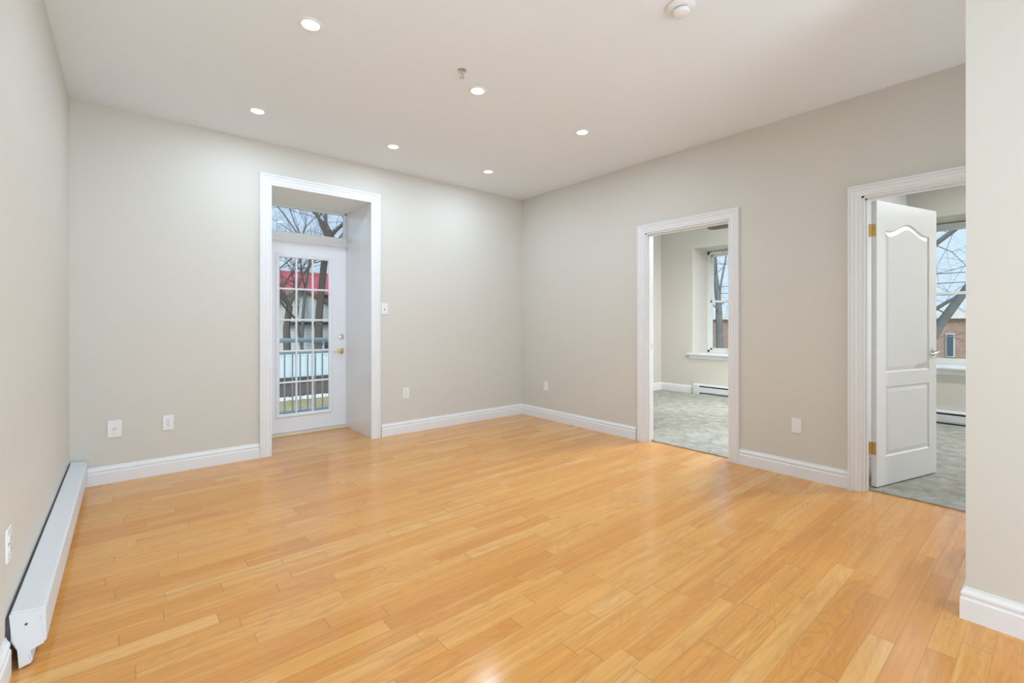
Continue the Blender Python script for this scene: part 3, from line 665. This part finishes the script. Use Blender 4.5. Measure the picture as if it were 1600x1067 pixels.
# ------------------------------------------------------------------ outdoors, balcony side
GZ = -3.2
tag(MB().box(-60, 110, -50, 110, GZ-0.3, GZ).build('lawn', 'grass'), 'yellowed winter grass below the balcony', 'grass', kind='stuff')
rw = empty('garden_wall', (7, 28.1, GZ)); tag(rw, 'brown garden wall under the pale board fence beyond the balcony', 'wall')
child(MB().box(-14, 26, 28.0, 28.3, GZ+0.002, -2.15), 'wall_body', 'lowwall', rw)
child(MB().box(-14, 26, 27.85, 28.35, -2.15, -1.93), 'dark_coping', 'dark', rw)
mb = MB()
for i in range(60): mb.box(-14+i*0.66, -14+i*0.66+0.5, 27.80, 27.84, GZ+0.01, GZ+0.22)
mb.box(-14, 26, 27.84, 27.86, GZ+0.02, GZ+0.19)
tag(mb.build('garden_edging', 'white_out'), 'low white edging strip at the foot of the brown garden wall', 'edging')
fe = empty('board_fence', (7, 28.15, -1.93)); tag(fe, 'pale blue-white vertical board fence behind the balcony railing', 'fence')
rnd = random.Random(4)
mb = MB(); x = -14
while x < 26:
    mb.box(x, x+0.27, 28.10, 28.14, -1.93, -0.52+rnd.uniform(-0.03, 0.03)); x += 0.285
child(mb, 'fence_boards', 'fence', fe); child(MB().box(-14, 26, 28.07, 28.11, -0.72, -0.60), 'fence_rail', 'fence', fe)
def house(name, label, x0, x1, y0, y1, z1, zr, wm, rm, ridge='y', over=0.35):
    r = empty(name, ((x0+x1)/2, (y0+y1)/2, GZ)); tag(r, label, 'house')
    xm, ym = (x0+x1)/2, (y0+y1)/2
    if ridge == 'y':
        child(MB().prism([(x0, GZ), (x1, GZ), (x1, z1), (xm, zr), (x0, z1)], 1, y0, y1), 'walls', wm, r)
        s_ = (zr-z1)/(xm-x0); t = 0.18
        child(MB().prism([(x0-over, z1-s_*over), (xm, zr), (x1+over, z1-s_*over), (x1+over, z1-s_*over+t), (xm, zr+t), (x0-over, z1-s_*over+t)], 1, y0-over, y1+over), 'roof', rm, r)
    else:
        child(MB().prism([(y0, GZ), (y1, GZ), (y1, z1), (ym, zr), (y0, z1)], 0, x0, x1), 'walls', wm, r)
        s_ = (zr-z1)/(ym-y0); t = 0.18
        child(MB().prism([(y0-over, z1-s_*over), (ym, zr), (y1+over, z1-s_*over), (y1+over, z1-s_*over+t), (ym, zr+t), (y0-over, z1-s_*over+t)], 0, x0-over, x1+over), 'roof', rm, r)
    return r
# white sided house: right slope of its gable passes x~491..512
wh = house('white_house', 'white clapboard house with a brown roof behind the board fence', 4.5, 13.6, 33.0, 42.0, 0.9, 3.35, 'lap', 'roof_brown')
child(MB().box(8.0, 14.0, 32.6, 33.0, 1.05, 1.22), 'eave_board', 'dark', wh)
wn = child(MB().box(10.45, 11.0, 32.94, 33.0, -0.95, -0.1), 'window', 'white_out', wh)
MB().box(10.52, 10.93, 32.92, 32.945, -0.88, -0.17).build('pane', 'winglass').parent = wn
rh = house('red_roofed_house', 'house with a red metal roof behind the bare trees', 8.0, 22.0, 46.0, 56.0, 4.0, 6.3, 'lowwall', 'roof_red', 'x')
# ------------------------------------------------------------------ bare trees
def tree(name, label, loc, h, r0, seed, m='bark', lean=(0, 0), depth=6, spread=0.55, fork=0.35, twist=0.25, droop=0.0):
    rnd = random.Random(seed); mb = MB()
    def limb(p, d, L, r, lev):
        n = 3 if lev > 2 else 4; q = p.copy(); dd = d.copy(); rr = r
        for i in range(n):
            dd = (dd+Vector((rnd.gauss(0, 1), rnd.gauss(0, 1), rnd.gauss(0, 0.6)))*twist*(0.35 if lev == 0 else 0.6)).normalized()
            nq = q+dd*L/n; nr = rr*(0.93 if lev == 0 else 0.86)
            mb.tube(q, nq, rr, nr, 9 if lev < 2 else (5 if lev < 4 else 3))
            q, rr = nq, nr
            if lev < depth and (lev > 0 or i >= n*fork):
                for k in range(1 if lev == 0 else rnd.choice((0, 1, 1)) if lev < 3 else rnd.choice((0, 1, 1, 2))):
                    v = Vector((rnd.gauss(0, 1), rnd.gauss(0, 1), rnd.gauss(0.1-droop, 0.5))).normalized()
                    nd = (dd*(1-spread)+v*spread).normalized()
                    limb(q, nd, L*rnd.uniform(0.5, 0.75), rr*rnd.uniform(0.4, 0.62), lev+1)
        if lev < depth:
            for k in range(2):
                v = Vector((rnd.gauss(0, 1), rnd.gauss(0, 1), rnd.gauss(0.25-droop, 0.4))).normalized()
                limb(q, (dd*(1-spread*0.8)+v*spread*0.8).normalized(), L*rnd.uniform(0.6, 0.85), rr*rnd.uniform(0.55, 0.8), lev+1)
    base_ = Vector(loc); limb(base_, Vector((lean[0], lean[1], 1)).normalized(), h, r0, 0)
    o = mb.build(name, m, loc=loc)
    return tag(o, label, 'tree')
tree('bare_tree', 'thick brown bare tree seen through the right column of door panes', (9.45, 30.7, GZ+0.03), 10.0, 0.27, 3, lean=(0.0, 0.0), depth=5, fork=0.6, twist=0.10)
tree('bare_tree', 'brown bare tree on the left behind the board fence', (7.15, 29.4, GZ+0.03), 5.4, 0.25, 14, lean=(0.03, 0.0), depth=6, fork=0.6)
tree('bare_tree', 'tall grey forked tree in the right half of the transom window', (11.0, 31.8, GZ+0.03), 10.0, 0.17, 21, 'bark_grey', depth=5, fork=0.75, twist=0.12)
tree('bare_tree', 'slender grey tree in the middle of the transom window', (8.75, 31.8, GZ+0.03), 9.0, 0.12, 8, 'bark_grey', depth=5, fork=0.5, twist=0.15)
tree('bare_tree', 'small twiggy brown tree in front of the white house', (8.5, 29.2, GZ+0.03), 4.6, 0.12, 17, depth=6, fork=0.5)
# ------------------------------------------------------------------ outdoors, bedroom side
def limbs(name, label, segs, m='bark_grey', seed=5, twigs=True, cat='tree'):
    rnd = random.Random(seed); mb = MB()
    for pts, radii in segs:
        for a, b, r0, r1 in zip(pts, pts[1:], radii, radii[1:]):
            a = Vector(a); b = Vector(b); mb.tube(a, b, r0, r1, 12)
            if not twigs: continue
            for k in range(3):
                p = a.lerp(b, rnd.random()); d = Vector((rnd.gauss(0, 1), rnd.gauss(0, 1), rnd.gauss(0.6, 0.7))).normalized()
                r = r1*0.2; L = rnd.uniform(0.8, 1.8)
                stack = [(p, d, L, r, 0)]
                while stack:
                    p0, dd, L0, rr, lv_ = stack.pop()
                    for s_ in range(3):
                        dd = (dd+Vector((rnd.gauss(0, 1), rnd.gauss(0, 1), rnd.gauss(0, 1)))*0.22).normalized()
                        p1 = p0+dd*L0/3; mb.tube(p0, p1, rr, rr*0.8, 4); p0, rr = p1, rr*0.8
                        if lv_ < 3:
                            v = Vector((rnd.gauss(0, 1), rnd.gauss(0, 1), rnd.gauss(0, 0.6))).normalized()
                            stack.append((p0, (dd*0.5+v*0.6).normalized(), L0*0.6, rr*0.6, lv_+1))
    return tag(mb.build(name, m, loc=segs[0][0][0]), label, cat)
limbs('street_tree', 'grey forked tree trunk close outside the first bedroom window',
      [([(15.0, 7.21, GZ+0.03), (15.0, 7.24, 0.43), (15.0, 7.28, 1.8), (15.0, 7.39, 2.76), (15.0, 7.43, 3.58), (15.0, 7.52, 4.92)], [0.17, 0.115, 0.10, 0.075, 0.065, 0.06]),
       ([(15.0, 7.28, 1.8), (15.0, 7.19, 2.54), (15.0, 7.05, 3.26), (15.0, 6.88, 4.18)], [0.045, 0.028, 0.022, 0.02])], seed=9)
limbs('street_tree', 'large leaning bare tree outside the second bedroom window',
      [([(15.6, 2.6, GZ+0.03), (14.0, 2.01, 0.59), (14.0, 1.74, 1.18), (14.0, 1.41, 1.78), (14.0, 0.85, 2.79), (14.0, 0.49, 3.85)], [0.16, 0.105, 0.092, 0.08, 0.07, 0.05]),
       ([(14.0, 2.07, 0.49), (14.0, 1.96, 1.4), (14.0, 1.74, 1.57), (14.0, 1.48, 1.77), (14.0, 1.13, 2.07)], [0.06, 0.05, 0.04, 0.03, 0.03]),
       ([(14.0, 1.96, 1.4), (14.0, 2.07, 2.58), (14.0, 1.82, 2.98), (14.0, 1.53, 3.23), (14.0, 1.23, 3.53)], [0.05, 0.05, 0.055, 0.05, 0.04])], seed=31)
bb = empty('brick_building', (46, 6, GZ)); tag(bb, 'red brick building with white trim beyond the second bedroom window', 'building')
y_a, y_b, XB = -6.0, 22.0, 42.0
child(MB().box(XB, XB+10, y_a, y_b, GZ, 1.45), 'walls', 'brick', bb)
child(MB().box(XB-0.3, XB+10, y_a-0.3, y_b+0.3, 1.45, 2.15), 'cornice', 'white_out', bb)
for k in range(14):
    yy = -3.3+k*1.57
    w_ = child(MB().box(XB-0.06, XB+0.05, yy, yy+0.42, -1.1, 0.45), 'window', 'white_out', bb)
    MB().box(XB-0.09, XB-0.05, yy+0.05, yy+0.37, -1.04, 0.39).build('pane', 'winglass').parent = w_
for i, z in enumerate((2.95, 3.35, 5.6)):
    p0, p1 = Vector((26, -25, z+0.4)), Vector((26, 35, z+0.3)); mb = MB()
    for s_ in range(16):
        a, b = s_/16, (s_+1)/16
        A = p0.lerp(p1, a); B = p0.lerp(p1, b); A.z -= 1.2*4*a*(1-a)*0.4; B.z -= 1.2*4*b*(1-b)*0.4
        mb.tube(A, B, 0.016, 0.016, 5)
    tag(mb.build('utility_wire', 'wire'), ('lowest', 'middle', 'highest')[i]+' overhead utility wire crossing outside the bedroom windows', 'wire', 'overhead wires')
